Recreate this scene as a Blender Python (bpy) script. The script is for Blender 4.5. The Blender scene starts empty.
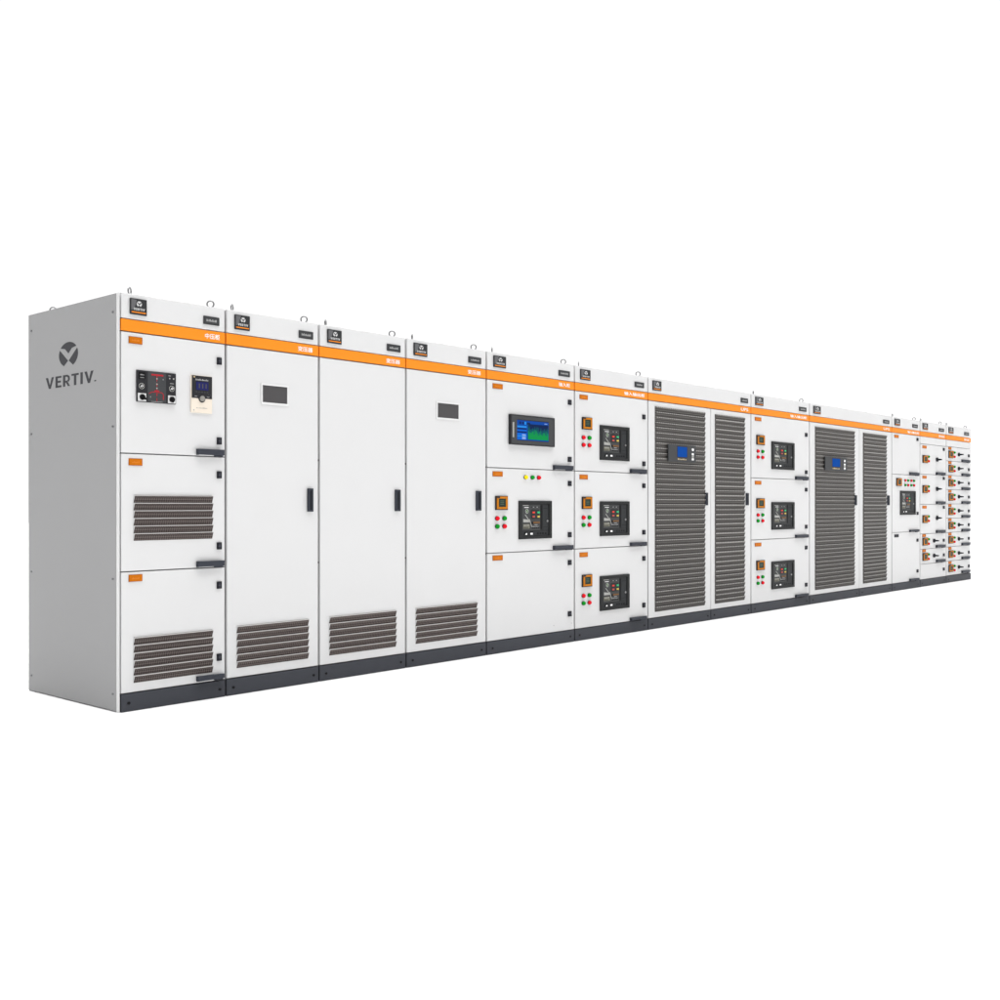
import bpy, bmesh, math, random
from mathutils import Vector, Matrix
random.seed(7)
scene = bpy.context.scene
COL = scene.collection
PI = math.pi

# ------------------------------------------------------------------ materials
def mat(name, color, rough=0.5, metal=0.0, spec=0.4, noise=0.0, nscale=60.0, bump=0.0, bscale=400.0, emit=None, estr=0.0, coat=0.0):
    m = bpy.data.materials.new(name); m.use_nodes = True
    nt = m.node_tree; b = nt.nodes['Principled BSDF']
    b.inputs['Base Color'].default_value = (*color, 1)
    b.inputs['Roughness'].default_value = rough
    b.inputs['Metallic'].default_value = metal
    b.inputs['Specular IOR Level'].default_value = spec
    b.inputs['Coat Weight'].default_value = coat
    if emit:
        b.inputs['Emission Color'].default_value = (*emit, 1)
        b.inputs['Emission Strength'].default_value = estr
    if noise > 0 or bump > 0:
        tc = nt.nodes.new('ShaderNodeTexCoord')
    if noise > 0:
        n = nt.nodes.new('ShaderNodeTexNoise'); n.inputs['Scale'].default_value = nscale; n.inputs['Detail'].default_value = 4
        nt.links.new(tc.outputs['Object'], n.inputs['Vector'])
        mx = nt.nodes.new('ShaderNodeMix'); mx.data_type = 'RGBA'
        mx.inputs['A'].default_value = (*[c * (1 - noise) for c in color], 1)
        mx.inputs['B'].default_value = (*[min(1, c * (1 + noise)) for c in color], 1)
        nt.links.new(n.outputs['Fac'], mx.inputs['Factor'])
        nt.links.new(mx.outputs['Result'], b.inputs['Base Color'])
    if bump > 0:
        n2 = nt.nodes.new('ShaderNodeTexNoise'); n2.inputs['Scale'].default_value = bscale; n2.inputs['Detail'].default_value = 2
        nt.links.new(tc.outputs['Object'], n2.inputs['Vector'])
        bp = nt.nodes.new('ShaderNodeBump'); bp.inputs['Strength'].default_value = bump; bp.inputs['Distance'].default_value = 0.001
        nt.links.new(n2.outputs['Fac'], bp.inputs['Height'])
        nt.links.new(bp.outputs['Normal'], b.inputs['Normal'])
    return m

def mesh_mat(name, dark, light, scale):
    """perforated steel: fine staggered holes in a brown grey sheet"""
    m = bpy.data.materials.new(name); m.use_nodes = True
    nt = m.node_tree; b = nt.nodes['Principled BSDF']
    b.inputs['Roughness'].default_value = 0.6; b.inputs['Specular IOR Level'].default_value = 0.2
    tc = nt.nodes.new('ShaderNodeTexCoord')
    mp = nt.nodes.new('ShaderNodeMapping'); mp.inputs['Rotation'].default_value = (0, math.radians(45), 0)
    nt.links.new(tc.outputs['Object'], mp.inputs['Vector'])
    ck = nt.nodes.new('ShaderNodeTexChecker'); ck.inputs['Scale'].default_value = scale
    ck.inputs['Color1'].default_value = (*dark, 1); ck.inputs['Color2'].default_value = (*light, 1)
    nt.links.new(mp.outputs['Vector'], ck.inputs['Vector'])
    nt.links.new(ck.outputs['Color'], b.inputs['Base Color'])
    return m

PAINT = mat('white_paint', (0.65, 0.65, 0.652), rough=0.42, spec=0.35, noise=0.012, nscale=3, bump=0.08, bscale=900)
SIDE = mat('grey_paint', (0.295, 0.295, 0.298), rough=0.55, spec=0.25, noise=0.012, nscale=2.5, bump=0.08, bscale=900)
FLOORM = mat('white_floor', (0.88, 0.88, 0.88), rough=0.7, spec=0.1, noise=0.004, nscale=1)
PLINTH = mat('plinth_paint', (0.055, 0.058, 0.068), rough=0.5, spec=0.10, noise=0.04, nscale=8, bump=0.1)
GASKET = mat('gasket', (0.30, 0.30, 0.305), rough=0.7)
BLACKGAP = mat('dark_gap', (0.03, 0.03, 0.032), rough=0.8)
ORANGE = mat('orange_band', (0.86, 0.252, 0.018), rough=0.5, spec=0.10, noise=0.02, nscale=5)
LABEL = mat('orange_label', (0.54, 0.145, 0.003), rough=0.5, spec=0.10)
LABELRIM = mat('label_rim', (0.36, 0.10, 0.008), rough=0.5, spec=0.10)
LABELTXT = mat('label_text', (0.68, 0.22, 0.03), rough=0.5, spec=0.10)
BADGE = mat('badge_black', (0.035, 0.036, 0.038), rough=0.5, spec=0.10)
BADGESHEEN = mat('badge_sheen', (0.12, 0.12, 0.125), rough=0.5, spec=0.10)
WHITE = mat('white_print', (0.88, 0.88, 0.88), rough=0.5, spec=0.10)
BADGETXT = mat('badge_print', (0.58, 0.58, 0.58), rough=0.5, spec=0.1)
PALE = mat('pale_print', (0.40, 0.40, 0.40), rough=0.5, spec=0.2)
LOGO = mat('logo_print', (0.045, 0.045, 0.05), rough=0.5, spec=0.10)
HANDLE = mat('handle_slate', (0.042, 0.046, 0.058), rough=0.5, spec=0.10)
LOCK = mat('lock_black', (0.016, 0.017, 0.022), rough=0.5, spec=0.10)
LOCKRIB = mat('lock_rib', (0.10, 0.10, 0.12), rough=0.5, spec=0.10)
STEEL = mat('steel', (0.26, 0.26, 0.265), rough=0.35, metal=0.85)
SCREW = mat('screw_steel', (0.16, 0.16, 0.17), rough=0.4, metal=0.6)
VENT = mesh_mat('brown_mesh', (0.040, 0.031, 0.029), (0.118, 0.096, 0.089), 105)
VENTLIP = mat('vent_lip', (0.50, 0.485, 0.475), rough=0.5, spec=0.25)
LOUV = mesh_mat('louver_mesh', (0.030, 0.027, 0.025), (0.104, 0.096, 0.090), 75)
LOUVLIP = mesh_mat('louver_lip', (0.13, 0.125, 0.12), (0.36, 0.35, 0.335), 47)
GLASS = mat('dark_window', (0.075, 0.072, 0.074), rough=0.5, spec=0.10)
FRAMEW = mat('window_white', (0.71, 0.71, 0.71), rough=0.4)
BEZEL = mat('bezel_black', (0.028, 0.028, 0.031), rough=0.5, spec=0.10)
PANELG = mat('panel_grey', (0.055, 0.057, 0.060), rough=0.5, spec=0.10)
FRAMED = mat('breaker_frame', (0.023, 0.024, 0.0245), rough=0.5, spec=0.10)
FACE = mat('breaker_face', (0.056, 0.058, 0.059), rough=0.5, spec=0.10)
FACED = mat('breaker_dark', (0.030, 0.032, 0.034), rough=0.5, spec=0.10)
BLACK = mat('black', (0.008, 0.008, 0.009), rough=0.5, spec=0.10)
OLIVE = mat('olive_label', (0.17, 0.165, 0.13), rough=0.5, spec=0.10)
SILVERL = mat('silver_label', (0.36, 0.36, 0.34), rough=0.4)
GREENDK = mat('dark_green', (0.05, 0.13, 0.03), rough=0.5)
RED = mat('red_plastic', (0.72, 0.006, 0.018), rough=0.5, spec=0.10)
GREEN = mat('green_plastic', (0.0, 0.27, 0.015), rough=0.5, spec=0.10)
YELLOW = mat('yellow_plastic', (0.88, 0.72, 0.005), rough=0.5, spec=0.10)
BRED = mat('button_red', (0.75, 0.06, 0.04), rough=0.5, spec=0.10)
BGREEN = mat('button_green', (0.05, 0.48, 0.20), rough=0.5, spec=0.10)
BPINK = mat('button_pink', (0.45, 0.09, 0.08), rough=0.5, spec=0.10)
BYEL = mat('button_yellow', (0.62, 0.47, 0.10), rough=0.5, spec=0.10)
BROWN = mat('brown_strip', (0.18, 0.085, 0.03), rough=0.5, spec=0.10)
METERO = mat('meter_orange', (0.50, 0.165, 0.006), rough=0.5, spec=0.10)
METERB = mat('meter_body', (0.03, 0.028, 0.03), rough=0.5, spec=0.10)
METERS = mat('meter_screen', (0.018, 0.035, 0.026), rough=0.5, spec=0.10)
SEG = mat('meter_digits', (0.055, 0.085, 0.05), rough=0.5)
MIMIC = mat('mimic_red', (0.42, 0.025, 0.035), rough=0.5, spec=0.10)
LCD = mat('lcd_navy', (0.018, 0.02, 0.10), rough=0.5, spec=0.10)
CREAM = mat('cream_plastic', (0.76, 0.68, 0.58), rough=0.45, spec=0.3)
KNOBG = mat('knob_grey', (0.26, 0.25, 0.23), rough=0.4)
BEIGE = mat('beige_print', (0.55, 0.42, 0.24), rough=0.5)
def screen(name, c, s): return mat(name, (0.01, 0.01, 0.012), rough=0.5, spec=0.0, emit=c, estr=s)
SC_BLUE = screen('screen_blue', (0.0, 0.075, 0.40), 0.95)
SC_NAVY = screen('screen_navy', (0.0, 0.016, 0.09), 0.9)
SC_HEAD = screen('screen_header', (0.0, 0.07, 0.42), 0.9)
SC_SKY = screen('screen_sky', (0.02, 0.30, 0.90), 0.9)
SC_MID = screen('screen_mid', (0.0, 0.16, 0.78), 0.9)
SC_DEEP = screen('screen_deep', (0.0, 0.02, 0.14), 0.9)
SC_PALE = screen('screen_pale', (0.30, 0.45, 0.85), 0.9)
SC_G = [screen('screen_green_a', (0.0, 0.30, 0.075), 0.9), screen('screen_green_b', (0.0, 0.40, 0.07), 0.9), screen('screen_green_c', (0.0, 0.12, 0.14), 0.9)]

# ------------------------------------------------------------------ mesh builder
class MB:
    """collects boxes, discs, prisms into ONE mesh; u right, h up, p out of the front"""
    def __init__(s): s.bm = bmesh.new(); s.mats = []
    def mi(s, m):
        if m not in s.mats: s.mats.append(m)
        return s.mats.index(m)
    def hexa(s, pts, m):
        v = [s.bm.verts.new(q) for q in pts]; i = s.mi(m)
        for f in ((0, 3, 2, 1), (4, 5, 6, 7), (0, 1, 5, 4), (1, 2, 6, 5), (2, 3, 7, 6), (3, 0, 4, 7)):
            fa = s.bm.faces.new([v[k] for k in f]); fa.material_index = i
    def box(s, x0, x1, y0, y1, z0, z1, m):
        s.hexa([(x0, y0, z0), (x1, y0, z0), (x1, y1, z0), (x0, y1, z0), (x0, y0, z1), (x1, y0, z1), (x1, y1, z1), (x0, y1, z1)], m)
    def pl(s, u0, u1, h0, h1, p0, p1, m):                # plate on the front, from depth p0 to p1
        s.box(u0, u1, -p1, -p0, h0, h1, m)
    def ring(s, u0, u1, h0, h1, w, p0, p1, m, wv=None):  # four strips butted end to end
        wv = wv or w
        s.pl(u0, u1, h1 - wv, h1, p0, p1, m); s.pl(u0, u1, h0, h0 + wv, p0, p1, m)
        s.pl(u0, u0 + w, h0 + wv, h1 - wv, p0, p1, m); s.pl(u1 - w, u1, h0 + wv, h1 - wv, p0, p1, m)
    def prism(s, poly, p0, p1, m, side=False):           # polygon (u,h) extruded outwards
        i = s.mi(m)
        P = (lambda u, h, p: (-p, u, h)) if side else (lambda u, h, p: (u, -p, h))
        a = [s.bm.verts.new(P(u, h, p0)) for u, h in poly]; b = [s.bm.verts.new(P(u, h, p1)) for u, h in poly]
        n = len(poly)
        fs = [s.bm.faces.new(b)]
        for k in range(n): fs.append(s.bm.faces.new((a[k], a[(k + 1) % n], b[(k + 1) % n], b[k])))
        for f in fs: f.material_index = i
    def disc(s, u, h, r, p0, p1, m, n=20, ru=1.0):
        s.prism([(u + ru * r * math.cos(2 * PI * k / n), h + r * math.sin(2 * PI * k / n)) for k in range(n)], p0, p1, m)
    def annulus(s, u, h, r0, r1, p0, p1, m, n=24):
        for k in range(n):
            a, b = 2 * PI * k / n, 2 * PI * (k + 1) / n
            s.prism([(u + r0 * math.cos(a), h + r0 * math.sin(a)), (u + r1 * math.cos(a), h + r1 * math.sin(a)),
                     (u + r1 * math.cos(b), h + r1 * math.sin(b)), (u + r0 * math.cos(b), h + r0 * math.sin(b))], p0, p1, m)
    def bar(s, u0, h0, u1, h1, w, p0, p1, m):            # a stroke from point to point
        d = Vector((u1 - u0, h1 - h0)); n = Vector((-d.y, d.x)).normalized() * (w / 2)
        s.prism([(u0 - n.x, h0 - n.y), (u1 - n.x, h1 - n.y), (u1 + n.x, h1 + n.y), (u0 + n.x, h0 + n.y)], p0, p1, m)
    def dome(s, u, h, r, p0, m, n=18, ru=1.0, bulge=1.0, rows=5):
        i = s.mi(m); prev = None
        for a in range(rows + 1):
            t = a / rows * PI / 2
            rr = r * math.cos(t); pp = p0 + r * bulge * math.sin(t)
            if a == rows:
                c = s.bm.verts.new((u, -pp, h))
                for k in range(n):
                    f = s.bm.faces.new((prev[k], prev[(k + 1) % n], c)); f.material_index = i; f.smooth = True
            else:
                cur = [s.bm.verts.new((u + ru * rr * math.cos(2 * PI * k / n), -pp, h + rr * math.sin(2 * PI * k / n))) for k in range(n)]
                if prev:
                    for k in range(n):
                        f = s.bm.faces.new((prev[k], prev[(k + 1) % n], cur[(k + 1) % n], cur[k])); f.material_index = i; f.smooth = True
                prev = cur
    def torus(s, c, R, r, ax, m, n=20, k=8):             # ring standing upright, its plane turned to angle ax about z
        i = s.mi(m); g = []
        for a in range(n):
            t = 2 * PI * a / n; row = []
            for b in range(k):
                q = 2 * PI * b / k
                d = (R + r * math.cos(q)) * math.cos(t); z = (R + r * math.cos(q)) * math.sin(t); w = r * math.sin(q)
                row.append(s.bm.verts.new((c[0] + d * math.cos(ax) - w * math.sin(ax), c[1] + d * math.sin(ax) + w * math.cos(ax), c[2] + z)))
            g.append(row)
        for a in range(n):
            for b in range(k):
                f = s.bm.faces.new((g[a][b], g[(a + 1) % n][b], g[(a + 1) % n][(b + 1) % k], g[a][(b + 1) % k])); f.material_index = i; f.smooth = True
    def cyl_z(s, x, y, r, z0, z1, m, n=14):
        i = s.mi(m)
        a = [s.bm.verts.new((x + r * math.cos(2 * PI * k / n), y + r * math.sin(2 * PI * k / n), z0)) for k in range(n)]
        b = [s.bm.verts.new((v.co.x, v.co.y, z1)) for v in a]
        fs = [s.bm.faces.new(b)] + [s.bm.faces.new((a[k], a[(k + 1) % n], b[(k + 1) % n], b[k])) for k in range(n)]
        for f in fs: f.material_index = i
    def build(s, name, parent=None, bevel=0.0, seg=2):
        bmesh.ops.recalc_face_normals(s.bm, faces=s.bm.faces[:])
        me = bpy.data.meshes.new(name); s.bm.to_mesh(me); s.bm.free()
        for m in s.mats: me.materials.append(m)
        o = bpy.data.objects.new(name, me); COL.objects.link(o)
        if parent: o.parent = parent
        if bevel:
            b = o.modifiers.new('bevel', 'BEVEL'); b.width = bevel; b.segments = seg; b.limit_method = 'ANGLE'; b.angle_limit = math.radians(50)
        return o

# ------------------------------------------------------------------ lettering
GLY = {  # unit-height letters as convex pieces, cap height 1
 'V': (0.86, [[(0, 1), (.235, 1), (.53, 0), (.33, 0)], [(.625, 1), (.86, 1), (.53, 0), (.43, .28)]]),
 'E': (0.62, [[(0, 0), (.23, 0), (.23, 1), (0, 1)], [(.19, .83), (.62, .83), (.62, 1), (.19, 1)], [(.19, .42), (.56, .42), (.56, .59), (.19, .59)], [(.19, 0), (.62, 0), (.62, .17), (.19, .17)]]),
 'R': (0.70, [[(0, 0), (.23, 0), (.23, 1), (0, 1)], [(.19, .84), (.40, .84), (.46, 1), (.19, 1)], [(.40, .84), (.50, .76), (.66, .86), (.46, 1)], [(.50, .76), (.52, .60), (.71, .58), (.66, .86)], [(.52, .60), (.44, .50), (.56, .36), (.71, .58)], [(.19, .34), (.50, .34), (.44, .50), (.19, .50)], [(.30, .34), (.50, .34), (.72, 0), (.50, 0)]]),
 'T': (0.72, [[(0, .83), (.72, .83), (.72, 1), (0, 1)], [(.245, 0), (.475, 0), (.475, .83), (.245, .83)]]),
 'I': (0.23, [[(0, 0), (.23, 0), (.23, 1), (0, 1)]]),
}
def word(mb, text, u0, u1, h0, h1, p0, p1, m, side=False, gap=.17):
    tot = sum(GLY[c][0] for c in text) + gap * (len(text) - 1); sx = (u1 - u0) / tot; x = 0
    for c in text:
        w, polys = GLY[c]
        for q in polys:
            mb.prism([(u0 + (x + a) * sx, h0 + b * (h1 - h0)) for a, b in q], p0, p1, m, side)
        x += w + gap

def emblem(mb, u, h, ru, rh, p0, p1, m, side=False, n=40):
    """disc split by a broad V: a cap above it and a blade to either side, with a notch below"""
    fl = -1 if side else 1                                # on the left flank u runs away from the viewer
    def P(a, b): return (u + fl * a * ru, h + b * rh)
    def arc(a0, a1, k=14): return [(math.cos(math.radians(a0 + (a1 - a0) * i / k)), math.sin(math.radians(a0 + (a1 - a0) * i / k))) for i in range(k + 1)]
    cap_r = [(-.0, .08)] + [(.34, .46), (.50, .52)] + arc(35, 90)
    cap_l = [(-.0, .08)] + arc(90, 145) + [(-.50, .52), (-.34, .46)]
    right = [(.04, -.50)] + [(.50, -.90)] + arc(-58, 25, 16)
    left = [(-.04, -.50)] + arc(155, 238, 16) + [(-.50, -.90)]
    for poly in (cap_r, cap_l, right, left):
        mb.prism([P(a, b) for a, b in poly], p0, p1, m, side)

def strokes(mb, u0, u1, h0, h1, p0, p1, m, n=8, fill=0.72):
    """print too small to read: a row of short uneven ticks"""
    rnd = random.Random(int((u0 + h0 + n) * 1e4)); w = (u1 - u0) / n
    for k in range(n):
        a = u0 + k * w; hh = (h1 - h0) * rnd.uniform(.55, 1)
        mb.pl(a, a + w * fill * rnd.uniform(.6, 1), h0, h0 + hh, p0, p1, m)

def text_mesh(name, body, u0, u1, h0, h1, p, m, parent):
    cu = bpy.data.curves.new(name, 'FONT'); cu.body = body; cu.size = 1.0; cu.extrude = 0.0; cu.offset = 0.0
    to = bpy.data.objects.new(name + '_curve', cu); COL.objects.link(to)
    bpy.context.view_layer.update()
    me = bpy.data.meshes.new_from_object(to.evaluated_get(bpy.context.evaluated_depsgraph_get()))
    bpy.data.objects.remove(to)
    xs = [v.co.x for v in me.vertices]; ys = [v.co.y for v in me.vertices]
    ax, bx, ay, by = min(xs), max(xs), min(ys), max(ys)
    for v in me.vertices:
        v.co = Vector((u0 + (v.co.x - ax) / (bx - ax) * (u1 - u0), -p, h0 + (v.co.y - ay) / (by - ay) * (h1 - h0)))
    # give the print a little thickness
    bm = bmesh.new(); bm.from_mesh(me)
    r = bmesh.ops.extrude_face_region(bm, geom=bm.faces[:])
    for v in [g for g in r['geom'] if isinstance(g, bmesh.types.BMVert)]: v.co.y -= 0.001
    bmesh.ops.recalc_face_normals(bm, faces=bm.faces[:])
    wide = (u1 - u0) * .006                                # a second pass a hair to the side makes the print bold
    d = bmesh.ops.duplicate(bm, geom=bm.faces[:] + bm.verts[:] + bm.edges[:])
    for v in [g for g in d['geom'] if isinstance(g, bmesh.types.BMVert)]: v.co.x += wide; v.co.z += .0008; v.co.y -= .0003
    bm.to_mesh(me); bm.free()
    me.materials.clear(); me.materials.append(m)
    o = bpy.data.objects.new(name, me); COL.objects.link(o); o.parent = parent
    return o

# ------------------------------------------------------------------ the lineup: left edge of every cabinet along the row, metres
EDGE = [0.0, 0.648, 1.320, 2.056, 2.856, 3.903, 4.952, 6.801, 8.118, 10.447, 11.413, 12.410, 13.455]
KW = [1.0, 1.06, 1.17, 1.30, 1.40, 1.38, 1.40, 1.70, 1.85, 1.80, 1.92, 1.95]   # how wide its fittings are
HT, DEP = 2.2, 1.03
GROUP = 'switchgear cabinets standing side by side in one lineup'

EYES = {0: (0.094, 0.593), 1: (0.09, 0.611), 2: (0.108, 0.674), 3: (0.123, 0.738), 4: (0.138, 0.99), 5: (0.144, 0.999), 7: (0.177, 1.262), 9: (0.196, 0.942), 10: (0.215, 0.955), 11: (0.215, 1.0)}   # where the lifting eyes stand along each roof

class Cab:
    def __init__(s, i, label):
        s.i = i; s.x = EDGE[i]; s.W = EDGE[i + 1] - EDGE[i]; s.k = KW[i]; s.g = 0.0045 + 0.0035 * s.k
        o = bpy.data.objects.new('switchgear_cabinet', None); COL.objects.link(o); o.location = (s.x, 0, 0)
        o.empty_display_size = 0.2
        o['label'] = label; o['category'] = 'cabinet'; o['group'] = GROUP
        s.o = o; s.u0 = s.g; s.u1 = s.W - s.g
        if i == 0: s.u0 = 0.007
        s.door_h = (0.099, 1.997)
    def fit(s, u, p):    # fittings standing proud: image-pixel positions pushed along the camera's line of sight
        return u - (s.x + u + 2.88) * p / 5.18
    def fh(s, h, p): return h - (h - 1.087) * p / 5.18

def carcass(c):
    mb = MB()
    x0, x1 = (0.002, c.W - 0.001)
    mb.box(x0, x1, 0.045, DEP, 0.012, HT - 0.004, PAINT)                 # body
    mb.box(x0 + 0.002, x1 - 0.002, 0.020, 0.045, 0.0, HT - 0.006, GASKET)   # front frame seen in the gaps
    mb.build('carcass', c.o)
    if c.i == 0:
        mb = MB(); mb.box(-0.007, 0.0, 0.001, 0.026, 0.0, HT - 0.001, PAINT); mb.build('corner_post', c.o, bevel=0.003, seg=3)
        sp = MB(); sp.box(-0.006, 0.0, 0.0285, DEP, 0.005, HT - 0.002, SIDE); sp = sp.build('side_panel', c.o, bevel=0.002)
        e = MB()
        emblem(e, 0.545, 1.924, 0.109, 0.069, 0.006, 0.0068, LOGO, side=True)
        e.build('emblem', sp)
        l = MB()
        # the word runs from the back towards the front edge
        tmp = MB(); word(tmp, 'VERTIV', 0.0, 0.545, 0.0, 0.064, 0.006, 0.0068, LOGO)
        for v in tmp.bm.verts: v.co = Vector((v.co.y, 0.812 - v.co.x, 1.748 + v.co.z))
        tmp.box(-0.0068, -0.006, 0.238, 0.256, 1.752, 1.759, LOGO)
        tmp.build('lettering', sp)
        for d in (0.061, 0.991):
            for h in (2.102, 1.500, 0.698, 0.093):
                b = MB(); n = 14
                b.prism([(d + .008 * math.cos(2 * PI * q / n), h + .0055 * math.sin(2 * PI * q / n)) for q in range(n)], 0.006, 0.0095, SCREW, side=True)
                b.build('screw', sp)
        for y in (0.012, 0.955):
            b = MB(); b.box(-0.004, 0.05, y, y + 0.07, 0.0, 0.011, SCREW); b.build('foot', c.o)
    if c.i == 11:
        sp = MB(); sp.box(c.W, c.W + 0.006, 0.03, DEP, 0.012, HT - 0.002, SIDE); sp.build('side_panel', c.o, bevel=0.002)

def plinth(c, cuts=None):
    us = [c.u0 - 0.003 if c.i else 0.007] + (cuts or []) + [c.u1 + 0.003]
    for a, b in zip(us[:-1], us[1:]):
        if a != us[0]: a += 0.006
        if b != us[-1]: b -= 0.006
        m = MB(); m.pl(a, b, 0.0, 0.094, -0.019, 0.001, PLINTH); pp = m.build('plinth', c.o, bevel=0.002)
        for u in (a + 0.042 * c.k, b - 0.036 * c.k):
            q = MB(); q.disc(u, 0.045, 0.0075, 0.001, 0.004, BLACK, n=12, ru=1.2); q.build('bolt', pp)

def head(c, txt, tu0, tu1, eyes=True):
    a, b = c.u0, c.u1
    m = MB(); m.pl(a, b, 2.069, HT, -0.019, 0.0, PAINT); f = m.build('fascia', c.o, bevel=0.0025)
    m = MB(); m.pl(a - (0 if c.i == 0 else 0.003), b + 0.003, 2.003, 2.064, -0.019, -0.001, ORANGE); band = m.build('orange_band', c.o, bevel=0.001)
    text_mesh('lettering', txt, tu0, tu1, 2.018, 2.047, -0.0005, WHITE, band)
    # maker's badge
    p = 0.009; k = c.k
    u0 = c.fit(0.058 * k, p); u1 = u0 + 0.098 * k; h0, h1 = c.fh(2.094, p), c.fh(2.180, p)
    m = MB(); m.pl(u0, u1, h0, h1, 0.0, p, BADGE)
    bd = m.build('badge', c.o, bevel=0.004, seg=3)
    m = MB(); m.prism([(u0 + .006 * k, h1 - .006), (u0 + .006 * k, h0 + .024), (u0 + .022 * k, h0 + .024), (u0 + .038 * k, h1 - .006)], p, p + .0006, BADGESHEEN); m.build('painted_sheen', bd)  # reflection on the badge, painted as a paler strip
    m = MB(); emblem(m, u0 + .052 * k, h0 + .058, .0145 * k, .0145, p, p + .0012, BADGETXT); m.build('emblem', bd)
    m = MB(); word(m, 'VERTIV', u0 + .020 * k, u0 + .084 * k, h0 + .0235, h0 + .0360, p, p + .0012, BADGETXT, gap=.2); m.build('lettering', bd)
    m = MB(); m.pl(u0 + .008 * k, u1 - .008 * k, h0 + .010, h0 + .0155, p, p + .0010, ORANGE); m.build('underline', bd)
    # type plate
    p = 0.007
    u1 = c.fit(c.W - 0.041 * k, p); u0 = u1 - 0.103 * k; h0, h1 = c.fh(2.098, p), c.fh(2.145, p)
    m = MB(); m.pl(u0, u1, h0, h1, 0.0, p, PANELG); tp = m.build('type_plate', c.o, bevel=0.003, seg=2)
    m = MB(); m.ring(u0 + .004 * k, u1 - .004 * k, h0 + .004, h1 - .004, .003 * k, p, p + .0006, BADGE, .003)
    strokes(m, u0 + .018 * k, u1 - .018 * k, h0 + .017, h0 + .031, p, p + .0008, PALE, n=9); m.build('print', tp)
    # lifting eyes
    spots = []
    if eyes:
        ul, ur = EYES[c.i]
        spots = [(ul, 0.07, math.radians(38)), (ur, 0.07, math.radians(-45)), (ul, DEP - 0.10, math.radians(-45)), (ur, DEP - 0.10, math.radians(38))]
    for u, y, ang in spots:
        m = MB(); m.cyl_z(u, y, 0.013, HT - 0.005, HT + 0.010, STEEL); m.torus((u, y, HT + 0.028), 0.0190, 0.0042, ang, STEEL)
        m.build('lifting_eye', c.o)

def door(c, h0, h1, name='door', u0=None, u1=None):
    m = MB(); m.pl(c.u0 if u0 is None else u0, c.u1 if u1 is None else u1, h0 + 0.0022, h1 - 0.0022, -0.018, 0.0, PAINT)
    return m.build(name, c.o, bevel=0.0022)

def label_plate(c, d, hc, u=None, m_=None, w=None):
    k = c.k; u0 = c.fit(0.051 * k if u is None else u, .005); u1 = u0 + (0.078 * k if w is None else w); h0, h1 = hc - .0185, hc + .0185
    m = MB(); m.pl(u0, u1, h0, h1, 0.0, 0.004, m_ or LABELRIM)
    if not m_:
        m.pl(u0 + .003 * k, u1 - .003 * k, h0 + .004, h1 - .003, 0.004, 0.0055, LABEL)
        strokes(m, u0 + .016 * k, u1 - .016 * k, hc - .005, hc + .005, .0055, .0061, LABELTXT, n=7)
    m.build('label_plate', d)

def latch(c, d, hc, ue=None):
    k = c.k; p = .010; u1 = c.fit((c.W if ue is None else ue) - 0.026 * k, p); w = .028 * k; u0 = u1 - w
    m = MB(); m.pl(u0, u1, hc - .020, hc + .020, 0.0, p, LOCK)
    m.pl(u0 + w * .45, u0 + w * .55, hc - .015, hc + .015, p, p + .0012, LOCKRIB)
    m.pl(u0 + w * .2, u0 + w * .8, hc - .0015, hc + .0015, p + .0012, p + .002, LOCKRIB)
    m.build('latch', d, bevel=0.0025)

def pull(c, d, h0, h1):
    """long flat pull bar with a thick mount under its right third and a hood behind"""
    k = c.k; p = .026; u1 = c.fit(c.W - 0.008 * k, p); w = .168 * k; u0 = u1 - w; hh0, hh1 = c.fh(h0, p), c.fh(h1, p)
    m = MB()
    m.pl(u0, u1, hh0, hh1, p - .012, p, HANDLE)
    m.pl(u0, u0 + .012 * k, hh0 - .002, hh1, 0.0, p - .012, HANDLE)
    m.pl(u0 + w * .68, u1, hh0 - .008, hh1 - .006, 0.0, p - .012, HANDLE)
    m.pl(u0 + .012 * k, u0 + w * .68, hh1 - .006, hh1 - .001, 0.0, p - .012, HANDLE)
    m.build('pull_handle', d, bevel=0.0018)

def grip(c, d, u0, u1, h0, h1):
    p = .016; u0 = c.fit(u0, p); u1 = c.fit(u1, p)
    m = MB(); m.pl(u0, u1, h0, h1, 0, p, HANDLE); m.pl(u0 + (u1 - u0) * .3, u1 - (u1 - u0) * .3, h0 + .012, h1 - .012, p, p + .003, LOCK)
    m.build('swing_handle', d, bevel=.003)

def vent(c, d, u0, u1, h0, h1, n, lip=.005, out=.012, mb=VENT, ml=VENTLIP, name='vent_grille', cap=PAINT):
    m = MB(); p = (h1 - h0) / n; b = m.bm
    def quad(a, q, mm):
        f = b.faces.new([b.verts.new((u, -pp, h)) for u, (pp, h) in ((u0, a), (u1, a), (u1, q), (u0, q))]); f.material_index = m.mi(mm)
    for i in range(n):
        z0 = h0 + i * p; z1 = z0 + p
        prof = [(.0008, z0), (.0008, z0 + .002), (out, z1 - lip), (out, z1 - .0012), (.0008, z1 - .0012)]
        quad(prof[0], prof[1], mb); quad(prof[1], prof[2], mb); quad(prof[2], prof[3], ml); quad(prof[3], prof[4], ml)
        for u in (u0, u1):
            f = b.faces.new([b.verts.new((u, -pp, h)) for pp, h in prof[1:]]); f.material_index = m.mi(cap)
    # thin backing so that nothing shows through
    m.pl(u0, u1, h0, h1, 0.0001, 0.0006, BLACKGAP)
    return m.build(name, d)

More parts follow.
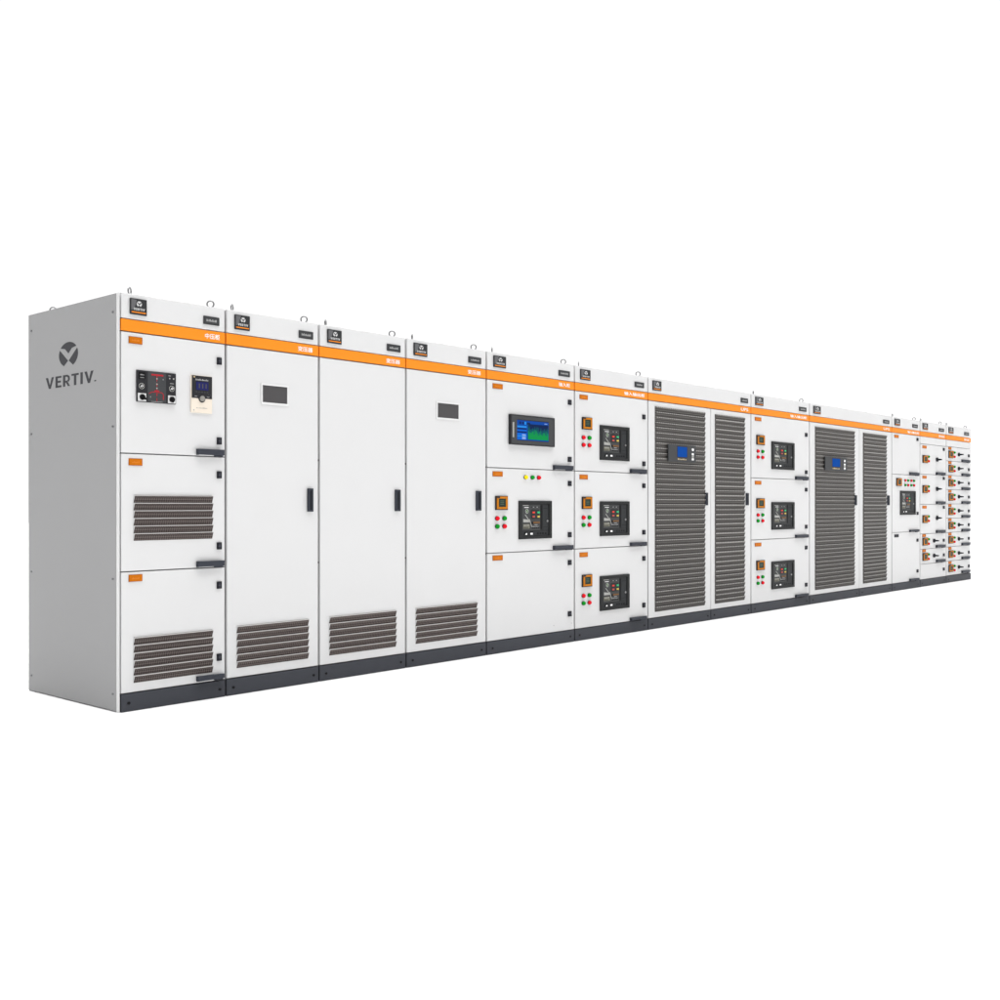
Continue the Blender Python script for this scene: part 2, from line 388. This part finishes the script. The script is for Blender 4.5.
def push_button(c, u, h, m_, name='push_button', r=.0165):
    ru = 1 + (c.k - 1) * .55
    m = MB(); u = c.fit(u, .016)
    m.disc(u, h, r * 1.05, 0, .006, BEZEL, ru=ru); b = m.build(name, c.o)
    m = MB(); m.disc(u, h, r * .96, .006, .012, m_, ru=ru); m.dome(u, h, r * .96, .012, m_, ru=ru, bulge=.6); m.build('cap', b)

def meter(c, u0, u1, h0, h1):
    p = .013; u0 = c.fit(u0, p) + .002 * c.k; u1 = c.fit(u1, p); h0, h1 = c.fh(h0, p), c.fh(h1, p); w = u1 - u0; hh = h1 - h0
    m = MB(); m.pl(u0, u1, h0, h1, 0, p, METERB); o = m.build('power_meter', c.o, bevel=.003)
    m = MB(); e = .045
    m.ring(u0 + w * e, u1 - w * e, h0 + hh * .07, h1 - hh * e, w * .16, p, p + .004, METERO, hh * .15)
    m.build('bezel', o, bevel=.002)
    m = MB(); m.pl(u0 + w * .22, u1 - w * .22, h0 + hh * .24, h1 - hh * .21, p, p + .002, METERS)
    for q in (.38, .5, .62): m.pl(u0 + w * .33, u1 - w * .36, h0 + hh * q, h0 + hh * (q + .05), p + .002, p + .0026, SEG)
    m.build('display', o)
    m = MB(); m.pl(u0 + w * .03, u0 + w * .28, h1 - hh * .15, h1 - hh * .03, p + .004, p + .0055, METERB); m.build('corner_tab', o)

def breaker(c, u0, u1, h0, h1):
    """square breaker front: frame round a faceplate with plates, four buttons, a slot, a lock and a lower strip"""
    p = .012; w, hh = u1 - u0, h1 - h0
    U = lambda a: u0 + a * w
    Hh = lambda b: h0 + b * hh
    m = MB(); m.pl(u0, u1, h0, h1, 0.0, .003, FRAMED)
    m.ring(u0, u1, h0, h1, w * .085, .003, p, FRAMED, hh * .08)
    o = m.build('circuit_breaker', c.o, bevel=.0018)
    m = MB(); m.pl(U(.10), U(.645), Hh(.225), Hh(.905), .003, .006, FACE)
    m.pl(U(.715), U(.90), Hh(.225), Hh(.905), .003, .006, FACED)
    m.pl(U(.12), U(.29), Hh(.872), Hh(.888), .006, .0068, SILVERL); m.pl(U(.16), U(.29), Hh(.82), Hh(.836), .006, .0068, WHITE)
    m.disc(U(.24), Hh(.73), hh * .05, .006, .007, GREENDK, ru=w / hh * .85)
    m.annulus(U(.24), Hh(.73), hh * .05, hh * .062, .006, .0075, PALE)
    m.prism([(U(.13), Hh(.44)), (U(.34), Hh(.44)), (U(.31), Hh(.50)), (U(.13), Hh(.525))], .006, .0068, SILVERL)
    m.pl(U(.12), U(.33), Hh(.265), Hh(.40), .006, .0068, OLIVE)
    m.bar(U(.18), Hh(.64), U(.30), Hh(.49), .006, .0072, .0082, SILVERL); m.bar(U(.31), Hh(.52), U(.375), Hh(.33), .006, .0082, .0090, SILVERL)
    m.pl(U(.36), U(.60), Hh(.53), Hh(.77), .006, .0066, FACED)
    m.pl(U(.43), U(.63), Hh(.41), Hh(.45), .006, .0072, BROWN); m.pl(U(.47), U(.56), Hh(.365), Hh(.378), .006, .0070, PALE)
    m.pl(U(.38), U(.43), Hh(.385), Hh(.45), .006, .0078, BLACK)
    m.ring(U(.36), U(.60), Hh(.53), Hh(.77), .0025, .0066, .0074, BLACK)
    m.ring(U(.12), U(.33), Hh(.265), Hh(.40), .002, .0068, .0076, FACED)
    strokes(m, U(.14), U(.31), Hh(.35), Hh(.38), .0068, .0078, SILVERL, n=6); strokes(m, U(.14), U(.28), Hh(.29), Hh(.315), .0068, .0078, FACED, n=5)
    for q in range(5): m.pl(U(.37 + q * .055), U(.40 + q * .055), Hh(.83), Hh(.845), .006, .0069, PALE if q % 2 else BLACK)
    for q in range(4): m.pl(U(.40 + q * .06), U(.44 + q * .06), Hh(.27), Hh(.30), .006, .0070, BLACK)
    strokes(m, U(.38), U(.60), Hh(.315), Hh(.335), .006, .0068, PALE, n=9)
    m.bar(U(.215), Hh(.705), U(.265), Hh(.755), .004, .0078, .0088, SILVERL)
    m.pl(U(.74), U(.88), Hh(.80), Hh(.81), .006, .0068, BLACK); m.pl(U(.74), U(.88), Hh(.30), Hh(.31), .006, .0068, BLACK)
    m.build('faceplate', o)
    m = MB(); m.pl(U(.652), U(.708), Hh(.255), Hh(.875), .003, .0045, BLACK); m.build('slot', o)
    for a, b, mm in ((.437, .695, BRED), (.587, .695, BGREEN), (.437, .585, BPINK), (.587, .585, BYEL)):
        m = MB(); m.pl(U(a - .033), U(a + .033), Hh(b - .024), Hh(b + .024), .006, .011, mm); m.build('button', o, bevel=.0012)
    m = MB(); m.disc(U(.86), Hh(.465), hh * .030, .006, .011, STEEL, ru=w / hh * .8); m.build('lock', o)
    m = MB(); m.pl(U(.10), U(.90), Hh(.085), Hh(.205), .003, .005, FACED)
    for a in (.215, .375): m.pl(U(a - .055), U(a + .055), Hh(.10), Hh(.19), .005, .0066, BLACK)
    m.prism([(U(.185), Hh(.112)), (U(.24), Hh(.112)), (U(.24), Hh(.15)), (U(.215), Hh(.158))], .0066, .0084, WHITE)
    m.pl(U(.34), U(.41), Hh(.112), Hh(.16), .0066, .0082, WHITE)
    for a in (.55, .63, .71, .79): m.pl(U(a), U(a + .05), Hh(.115), Hh(.165), .005, .0062, BLACK)
    m.build('lower_strip', o)

def window(c, d, u0, u1, h0, h1, fu, fh_):
    m = MB(); m.ring(u0 - fu, u1 + fu, h0 - fh_, h1 + fh_, fu, 0, .006, FRAMEW, fh_); m.build('window_frame', d, bevel=.002)
    m = MB(); m.pl(u0, u1, h0, h1, 0, .002, GLASS); m.build('window_pane', d)

def rotary(c, u, h, r=.028):
    ru = 1.25; u = c.fit(u, .02)
    m = MB(); m.disc(u, h, r, 0, .016, LOCK, ru=ru); o = m.build('rotary_switch', c.o)
    m = MB(); m.disc(u, h, r * .42, .016, .050, LOCK, n=14); m.pl(u - .016, u + .020, h - .008, h + .008, .050, .066, LOCK); m.build('lever', o)

def three_doors(c, locks=True):
    ds = []
    for h0, h1 in ((1.360, 1.998), (0.737, 1.358), (0.098, 0.735)): ds.append(door(c, h0, h1))
    return ds

# ================================================================== cabinets
# 1 relay cabinet at the near end
c = Cab(0, 'white cabinet with grey logo side panel, relay panel up top and two vented doors')
carcass(c); plinth(c); head(c, '中压柜', .512, .607)
D = three_doors(c)
for d, hc in zip(D, (1.957, 1.314, .701)): label_plate(c, d, hc)
for d, hs in zip(D, ((1.899, 1.448), (1.257, .856), (.635, .228))):
    for h in hs: latch(c, d, h)
for d, (a, b) in zip(D, ((1.368, 1.400), (.742, .773), (.105, .132))): pull(c, d, a, b)
vent(c, D[1], .077, .558, .898, 1.140, 6); vent(c, D[2], .077, .558, .147, .388, 6)
# relay panel with a printed mimic diagram, two dials and two switches
u0, u1, h0, h1 = .090, .324, 1.634, 1.802; w, hh = u1 - u0, h1 - h0
U = lambda a: u0 + a * w
Hh = lambda b: h0 + b * hh
p = .010
m = MB(); m.pl(u0, u1, h0, h1, 0, p, BEZEL); rp = m.build('relay_panel', c.o, bevel=.003)
m = MB(); m.pl(U(.27), U(.735), Hh(.02), Hh(.98), p, p + .0012, PANELG)
q0, q1 = p + .0012, p + .0022
m.pl(U(.36), U(.66), Hh(.865), Hh(.915), q0, q1, MIMIC)
for a, b in ((.80, .865), (.69, .76), (.53, .64), (.40, .48)): m.pl(U(.493), U(.507), Hh(a), Hh(b), q0, q1, MIMIC)
for b in (.775, .60, .47): m.pl(U(.485), U(.515), Hh(b - .02), Hh(b + .02), q0, q1 + .0003, SILVERL)
m.pl(U(.38), U(.62), Hh(.33), Hh(.35), q0, q1, MIMIC); m.bar(U(.38), Hh(.34), U(.30), Hh(.28), .003, q0, q1 + .0002, MIMIC); m.bar(U(.62), Hh(.34), U(.67), Hh(.28), .003, q0, q1 + .0002, MIMIC)
m.pl(U(.44), U(.56), Hh(.365), Hh(.40), q0, q1, MIMIC)
m.pl(U(.655), U(.675), Hh(.12), Hh(.27), q0, q1, MIMIC); m.pl(U(.493), U(.507), Hh(.22), Hh(.32), q0, q1, MIMIC); m.pl(U(.493), U(.507), Hh(.06), Hh(.16), q0, q1, MIMIC)
m.pl(U(.33), U(.345), Hh(.16), Hh(.20), q0, q1, SILVERL); m.pl(U(.65), U(.665), Hh(.75), Hh(.78), q0, q1, PALE)
strokes(m, U(.36), U(.66), Hh(.03), Hh(.05), q0, q1, PALE, n=12)
m.build('mimic_diagram', rp)
m = MB(); m.pl(U(.05), U(.21), Hh(.72), Hh(.94), p, p + .003, BLACK)
strokes(m, U(.08), U(.18), Hh(.84), Hh(.88), p + .003, p + .0036, PALE, n=4); strokes(m, U(.08), U(.18), Hh(.755), Hh(.785), p + .003, p + .0036, PALE, n=5)
m.build('small_display', rp)
for a in (.12, .885):
    m = MB(); m.annulus(U(a), Hh(.50), .0135, .0160, p, p + .0016, SILVERL); m.disc(U(a), Hh(.50), .0130, p, p + .0010, BLACK)
    m.bar(U(a) - .007, Hh(.50) - .006, U(a) + .003, Hh(.50) + .008, .003, p + .001, p + .002, WHITE); m.bar(U(a), Hh(.50) - .006, U(a) + .009, Hh(.50) + .004, .003, p + .0024, p + .0032, WHITE)
    m.build('dial', rp)
m = MB(); m.pl(U(.84), U(.94), Hh(.655), Hh(.67), p, p + .001, PALE); m.build('print', rp)
m = MB(); m.pl(U(.80), U(.86), Hh(.90), Hh(.915), p, p + .001, PALE); m.build('print', rp)
for a, rr, mm in ((.83, .0035, PALE), (.93, .0045, SILVERL)):
    m = MB(); m.disc(U(a), Hh(.82), rr, p, p + .002, mm); m.build('indicator', rp)
for a0, a1, ang in ((.025, .225, -40), (.785, .975, -95)):
    m = MB(); m.pl(U(a0), U(a1), Hh(.025), Hh(.275), p, p + .003, FRAMEW); ac = (a0 + a1) / 2
    m.disc(U(ac), Hh(.15), .0155, p + .003, p + .011, BLACK)
    m.bar(U(ac), Hh(.15), U(ac) + .021 * math.cos(math.radians(ang)), Hh(.15) + .017 * math.sin(math.radians(ang)), .010, p + .011, p + .018, BLACK)
    m.build('selector_switch', rp)
# protection relay: cream case, black keypad half, LCD
u0, u1, h0, h1 = .418, .552, 1.598, 1.806; w, hh = u1 - u0, h1 - h0; p = .010
m = MB(); m.pl(u0, u1, h0, h1, 0, p, CREAM); rl = m.build('protection_relay', c.o, bevel=.0025)
m = MB(); m.pl(U(.02), U(.985), Hh(.39), Hh(.99), p, p + .0015, BEZEL); m.disc(U(.5), Hh(.385), hh * .105, p + .0004, p + .0018, BEZEL, ru=1.0)
q0, q1 = p + .0018, p + .0027
strokes(m, U(.20), U(.82), Hh(.862), Hh(.91), q0 - .0003, q1, PALE, n=10); m.pl(U(.09), U(.17), Hh(.935), Hh(.965), q0 - .0003, q1, BEIGE)
for a in (.2, .33, .46, .59, .72): m.pl(U(a), U(a + .08), Hh(.545), Hh(.575), q0 - .0003, q1, PANELG)
for a in (.80, .90): m.pl(U(a - .02), U(a + .03), Hh(.49), Hh(.51), q0 - .0003, q1, PANELG)
strokes(m, U(.16), U(.28), Hh(.43), Hh(.45), q0 - .0003, q1, PALE, n=4); strokes(m, U(.74), U(.86), Hh(.43), Hh(.45), q0 - .0003, q1, PALE, n=4)
m.build('keypad', rl)
m = MB(); m.pl(U(.22), U(.80), Hh(.61), Hh(.83), q0 - .0003, q1 + .001, LCD)
for a in (.34, .5, .66): m.pl(U(a), U(a + .05), Hh(.66), Hh(.78), q1 + .001, q1 + .0016, GLASS)
m.build('display', rl)
m = MB(); m.disc(U(.5), Hh(.385), hh * .073, p + .0018, p + .009, KNOBG); m.build('knob', rl)
m = MB(); strokes(m, U(.24), U(.78), Hh(.12), Hh(.145), p, p + .001, SILVERL, n=9); m.disc(U(.12), Hh(.07), .004, p, p + .001, PALE, n=10); m.build('print', rl)

# 2-4 tall single doors
def tall(i, label, win):
    c = Cab(i, label); k = c.k
    carcass(c); plinth(c)
    head(c, '变压器', c.W - .152 * k, c.W - .048 * k)
    d = door(c, *c.door_h)
    if win: window(c, d, win[0], win[1], 1.690, 1.790, .010 * k, .011)
    for h in (1.362, .734):
        m = MB(); m.pl(c.W - c.g * .7, c.W - c.g * .1, h - .006, h + .006, -.010, -.001, BLACK); m.build('hinge_pin', c.o)
    grip(c, d, c.W - .076 * k, c.W - .040 * k, 1.046, 1.188)
    vent(c, d, .066 * k + .002, c.W - .079 * k - .002, .152, .394, 6)
    return c
tall(1, 'tall white cabinet with small dark window and one vent, directly beside the relay panel cabinet', (.250, .428))
tall(2, 'plain tall white cabinet without any window, between two cabinets that have small windows', None)
tall(3, 'tall white cabinet with small dark window, directly left of the cabinet with touchscreen', (.296, .505))

# 5 touchscreen cabinet
c = Cab(4, 'white cabinet with colour touchscreen above three indicator lamps and a single circuit breaker'); k = c.k
carcass(c); plinth(c); head(c, '输入柜', .845, .985)
D = three_doors(c)
for d, hc in zip(D, (1.955, 1.314, .700)): label_plate(c, d, hc)
for d, hs in zip(D, ((1.899, 1.447), (1.257, .852), (.632, .226))):
    for h in hs: latch(c, d, h)
for d, (a, b) in zip(D[:2], ((1.365, 1.398), (.738, .769))): pull(c, d, a, b)
u0, u1, h0, h1 = c.fit(.267, .022), c.fit(.795, .022), 1.536, 1.760; w, hh = u1 - u0, h1 - h0; p = .022
m = MB(); m.pl(u0, u1, h0, h1, 0, p - .004, BEZEL); m.ring(u0, u1, h0, h1, w * .028, p - .004, p, BEZEL, hh * .04); ts = m.build('touchscreen', c.o, bevel=.003)
m = MB(); m.ring(U(.028), U(.972), Hh(.04), Hh(.96), w * .115, p - .004, p - .001, PANELG, hh * .11); m.build('inner_bezel', ts)
m = MB(); m.pl(U(.045), U(.075), Hh(.24), Hh(.74), p - .001, p + .001, SILVERL); m.build('light_strip', ts)
m = MB(); q = p - .004; S = (.150, .860, .165, .825)
X = lambda a: U(S[0] + a * (S[1] - S[0]))
Y = lambda b: Hh(S[2] + b * (S[3] - S[2]))
m.pl(X(0), X(1), Y(0), Y(1), q, q + .001, SC_BLUE)
m.pl(X(0), X(1), Y(.86), Y(1), q + .001, q + .0014, SC_HEAD)
for a0, a1, b0, b1, mm in ((.06, .12, .80, .93, SC_DEEP), (.15, .21, .80, .93, SC_DEEP), (.22, .28, .80, .94, SC_SKY), (.30, .40, .80, .90, SC_NAVY), (.0, .29, .63, .72, SC_SKY), (.0, .29, .54, .61, SC_DEEP),
                           (.0, .29, .46, .52, SC_MID), (.0, .29, .37, .43, SC_DEEP), (.0, .29, .23, .35, SC_MID), (.0, .29, .17, .22, SC_SKY), (.0, .29, .03, .15, SC_MID), (.15, .26, .05, .30, SC_PALE), (.86, .95, .89, .93, SC_PALE)):
    m.pl(X(a0), X(a1), Y(b0), Y(b1), q + .0016, q + .0020 + random.random() * .0003, mm)
m.pl(X(.33), X(.985), Y(.055), Y(.84), q + .0014, q + .0018, SC_NAVY)
nb = 44
for b in range(nb):
    a0 = .335 + b * (.65 / nb); t = b / nb
    top = .52 + .24 * random.random() - .10 * t + (.12 if random.random() < .2 else 0)
    m.pl(X(a0), X(a0 + .65 / nb * .86), Y(.06), Y(top), q + .0018, q + .0022, SC_G[2])
    m.pl(X(a0), X(a0 + .65 / nb * .86), Y(.06), Y(.06 + (top - .06) * (.45 + .4 * random.random())), q + .0022, q + .0025, SC_G[b % 2])
m.build('screen', ts)
for u, mm in ((.456, YELLOW), (.535, GREEN), (.611, RED)): push_button(c, u, 1.296, mm, 'indicator_lamp', r=.0155)
meter(c, .103, .239, 1.050, 1.154)
for j, (u, h) in enumerate(((.130, .989), (.211, .989), (.130, .930), (.211, .930))): push_button(c, u, h, (RED, GREEN, GREEN, RED)[j])
breaker(c, .355, .745, .830, 1.118)
for u in (.78, 1.005):
    m = MB(); m.disc(u, .150, .004, 0, .002, PALE, n=10); m.build('screw', D[2])

# 6 and 8: three breakers one above the other
def triple(i, label, txt, t0, t1, mu, bu, ku):
    c = Cab(i, label)
    carcass(c); plinth(c); head(c, txt, t0, t1)
    D = three_doors(c)
    for d, hc in zip(D, (1.954, 1.312, .687)): label_plate(c, d, hc)
    for d, hs in zip(D, ((1.848, 1.443), (1.253, .851), (.625, .222))):
        for h in hs: latch(c, d, h)
    for d, (a, b) in zip(D, ((1.363, 1.395), (.739, .767), (.099, .125))): pull(c, d, a, b)
    for j, (mh, bh, kh) in enumerate(((1.696, 1.630, 1.457), (1.054, .986, .831), (.425, .357, .217))):
        meter(c, mu[0], mu[1], mh, mh + .100)
        cols = (RED, GREEN, RED, RED) if j == 0 else (RED, GREEN, GREEN, RED)
        for n_, (u, h) in enumerate(((bu[0], bh), (bu[1], bh), (bu[0], bh - .060), (bu[1], bh - .060))): push_button(c, u, h, cols[n_])
        breaker(c, ku[0], ku[1], kh, kh + .286)
triple(5, 'white cabinet with three stacked circuit breakers, between the touchscreen cabinet and a louvred cabinet', '输入输出柜', .69, .995, (.106, .240), (.133, .212), (.336, .754))

# 7 and 9: louvred double doors
def louvred(i, label, div, lv, pan, scr, g1, g2, t0, t1):
    c = Cab(i, label); k = c.k
    carcass(c); plinth(c, [div]); head(c, 'UPS', t0, t1, eyes=False)
    d1 = door(c, *c.door_h, u1=div - .005); d2 = door(c, *c.door_h, u0=div + .005)
    vent(c, d1, lv[0], lv[1], .148, 1.954, 40, lip=.009, out=.011, mb=LOUV, ml=LOUVLIP, name='louvre_panel', cap=LOUV)
    vent(c, d2, lv[2], lv[3], .148, 1.950, 40, lip=.012, out=.011, mb=LOUV, ml=LOUVLIP, name='louvre_panel', cap=LOUV)
    grip(c, d1, g1, g1 + .029 * k, 1.084, 1.202); grip(c, d2, g2, g2 + .029 * k, 1.084, 1.205)
    p = .030; global u0, u1, h0, h1, w, hh
    u0, u1, h0, h1 = c.fit(pan[0], p), c.fit(pan[1], p), 1.476, 1.630; w, hh = u1 - u0, h1 - h0
    m = MB(); m.pl(u0, u1, h0, h1, .0165, p, PANELG); cp = m.build('control_panel', c.o, bevel=.006, seg=3)
    m = MB(); m.pl(U(.30), U(.68), Hh(.25), Hh(.93), p, p + .001, BEZEL); m.pl(U(.315), U(.655), Hh(.29), Hh(.88), p + .001, p + .0018, SC_BLUE); m.build('screen', cp)
    m = MB(); strokes(m, U(.33), U(.65), Hh(.115), Hh(.21), p, p + .0012, BEIGE, n=6); m.build('print', cp)
    m = MB(); m.disc(U(.865), Hh(.76), hh * .08, p, p + .006, WHITE, ru=1.3); m.build('button', cp)
    for b in (.19, .34, .49): 
        m = MB(); m.pl(U(.83), U(.90), Hh(b - .06), Hh(b + .06), p, p + .005, WHITE if b != .34 else SILVERL); m.build('button', cp, bevel=.0015)
louvred(6, 'nearer of the two wide louvred double-door cabinets, with small blue screen', 1.065, (.108, .952, 1.140, 1.712), (.330, .800), None, .978, 1.767, 1.645, 1.787)
triple(7, 'white cabinet with three circuit breakers stacked, standing between the two louvred cabinets', '输入输出柜', .86, 1.247, (.125, .297), (.167, .265), (.428, .938))
louvred(8, 'farther of the two wide louvred double-door cabinets, with small blue screen', 1.330, (.135, 1.185, 1.435, 2.148), (.400, .990), None, 1.215, 2.212, 2.065, 2.25)

# 10 single breaker, eight buttons
c = Cab(9, 'white cabinet with one circuit breaker under a block of eight small push buttons'); k = c.k
carcass(c); plinth(c); head(c, '输入输出柜', .53, .93)
D = [door(c, 1.477, 1.998), door(c, .740, 1.475), door(c, .098, .738)]
label_plate(c, D[0], 1.956); label_plate(c, D[2], .697, m_=LOCK)
for d, hs in zip(D, ((1.950,), (.977,), (.624, .219))):
    for h in hs: latch(c, d, h)
for d, (a, b) in zip(D, ((1.478, 1.514), (.737, .765), (.098, .124))): pull(c, d, a, b)
meter(c, .168, .340, 1.328, 1.430)
for j, u in enumerate((.481, .577, .685, .781)):
    push_button(c, u, 1.403, (RED, GREEN)[j % 2], r=.0155); push_button(c, u, 1.343, (GREEN, RED)[j % 2], r=.0155)
breaker(c, .265, .790, .960, 1.268)

# 11 and 12 withdrawable units
def unit(c, h0, h1, small, um, ub, uk):
    d = door(c, h0, h1, 'drawer'); hm = (h0 + h1) / 2; k = c.k
    if small:
        label_plate(c, d, h1 - .022, w=.062 * k); meter(c, um, um + .178, h1 - .157, h1 - .052)
        hb = h1 - .105; hk = hm + .002; hl = hm - .002
    else:
        label_plate(c, d, h1 - .038); meter(c, um, um + .178, h1 - .250, h1 - .146)
        hb = h1 - .192; hk = h0 + .208; hl = h1 - .042
    push_button(c, ub, hb + .030, GREEN, r=.016); push_button(c, ub, hb - .030, RED, r=.016)
    rotary(c, uk, hk, .026 if small else .029); latch(c, d, hl); pull(c, d, h0 + .004, h0 + .038)
c = Cab(10, 'white cabinet with five drawer units of two sizes above a blank bottom panel')
carcass(c); plinth(c); head(c, '馈线柜', .70, .93)
door(c, 1.901, 1.998, 'blank_panel')
for h0, h1, sm in ((1.499, 1.899, False), (1.098, 1.497, False), (.703, 1.096, False), (.500, .701, True), (.299, .498, True)):
    unit(c, h0, h1, sm, .116, .350, .565 if sm else .68)
latch(c, door(c, .098, .297, 'blank_panel'), .200)
c = Cab(11, 'far end white cabinet with nine equal small drawer units in one stack')
carcass(c); plinth(c); head(c, '馈线柜', .745, .965)
door(c, 1.906, 1.998, 'blank_panel')
for j in range(9):
    h1 = 1.904 - j * .2005; unit(c, max(h1 - .1985, .099), h1, True, .121, .372, .565)

# ================================================================== setting
m = MB(); m.box(-40, 60, -40, 60, -0.05, 0.0, FLOORM); fl = m.build('floor'); fl['kind'] = 'structure'

# ------------------------------------------------------------------ light: a white world gradient, one long softbox above the front
wd = bpy.data.worlds.new('World'); scene.world = wd; wd.use_nodes = True
nt = wd.node_tree; bg = nt.nodes['Background']; bg.inputs['Color'].default_value = (1, 1, 1, 1)
# world gradient: white backdrop, overhead glow added to whiten the floor, dimmed behind camera
tc = nt.nodes.new('ShaderNodeTexCoord')
def vdot(v):
    n = nt.nodes.new('ShaderNodeVectorMath'); n.operation = 'DOT_PRODUCT'; n.inputs[1].default_value = v
    nt.links.new(tc.outputs['Generated'], n.inputs[0]); return n.outputs['Value']
def ramp(v, a, b, c, d):
    n = nt.nodes.new('ShaderNodeMapRange'); n.interpolation_type = 'SMOOTHSTEP'
    for k, x in enumerate((a, b, c, d)): n.inputs[k + 1].default_value = x
    nt.links.new(v, n.inputs[0]); return n.outputs[0]
BACKDROP, BEHIND, OVERHEAD = 1.06, 0.22, 5.3
ad = nt.nodes.new('ShaderNodeMath'); ad.operation = 'ADD'
nt.links.new(ramp(vdot((0.70, 0.714, 0)), -0.15, 0.45, BEHIND, BACKDROP), ad.inputs[0])
nt.links.new(ramp(vdot((0, 0, 1)), 0.74, 0.96, 0.0, OVERHEAD), ad.inputs[1])
nt.links.new(ad.outputs[0], bg.inputs['Strength'])

def softbox(name, loc, target, sx, sy, power):
    l = bpy.data.lights.new(name, 'AREA'); l.shape = 'RECTANGLE'; l.size = sx; l.size_y = sy; l.energy = power
    o = bpy.data.objects.new(name, l); COL.objects.link(o); o.location = loc
    o.rotation_euler = (Vector(target) - Vector(loc)).to_track_quat('-Z', 'Y').to_euler()
    return o
softbox('softbox', (6.5, -4.2, 9.5), (6.5, -3.4, 0.0), 30, 2.0, 450)

# ------------------------------------------------------------------ camera
cd = bpy.data.cameras.new('Camera'); cam = bpy.data.objects.new('Camera', cd); COL.objects.link(cam)
TH = 41.376
cam.location = (-2.881, -5.184, 1.087)
cam.rotation_euler = (PI / 2, 0, math.radians(TH - 90))
cd.sensor_width = 36; cd.lens = 38.50; cd.shift_y = 0.005; cd.clip_start = 0.05; cd.clip_end = 300
scene.camera = cam
scene.view_settings.view_transform = 'Standard'; scene.view_settings.look = 'None'
scene.view_settings.exposure = 0; scene.view_settings.gamma = 1; scene.view_settings.use_curve_mapping = False
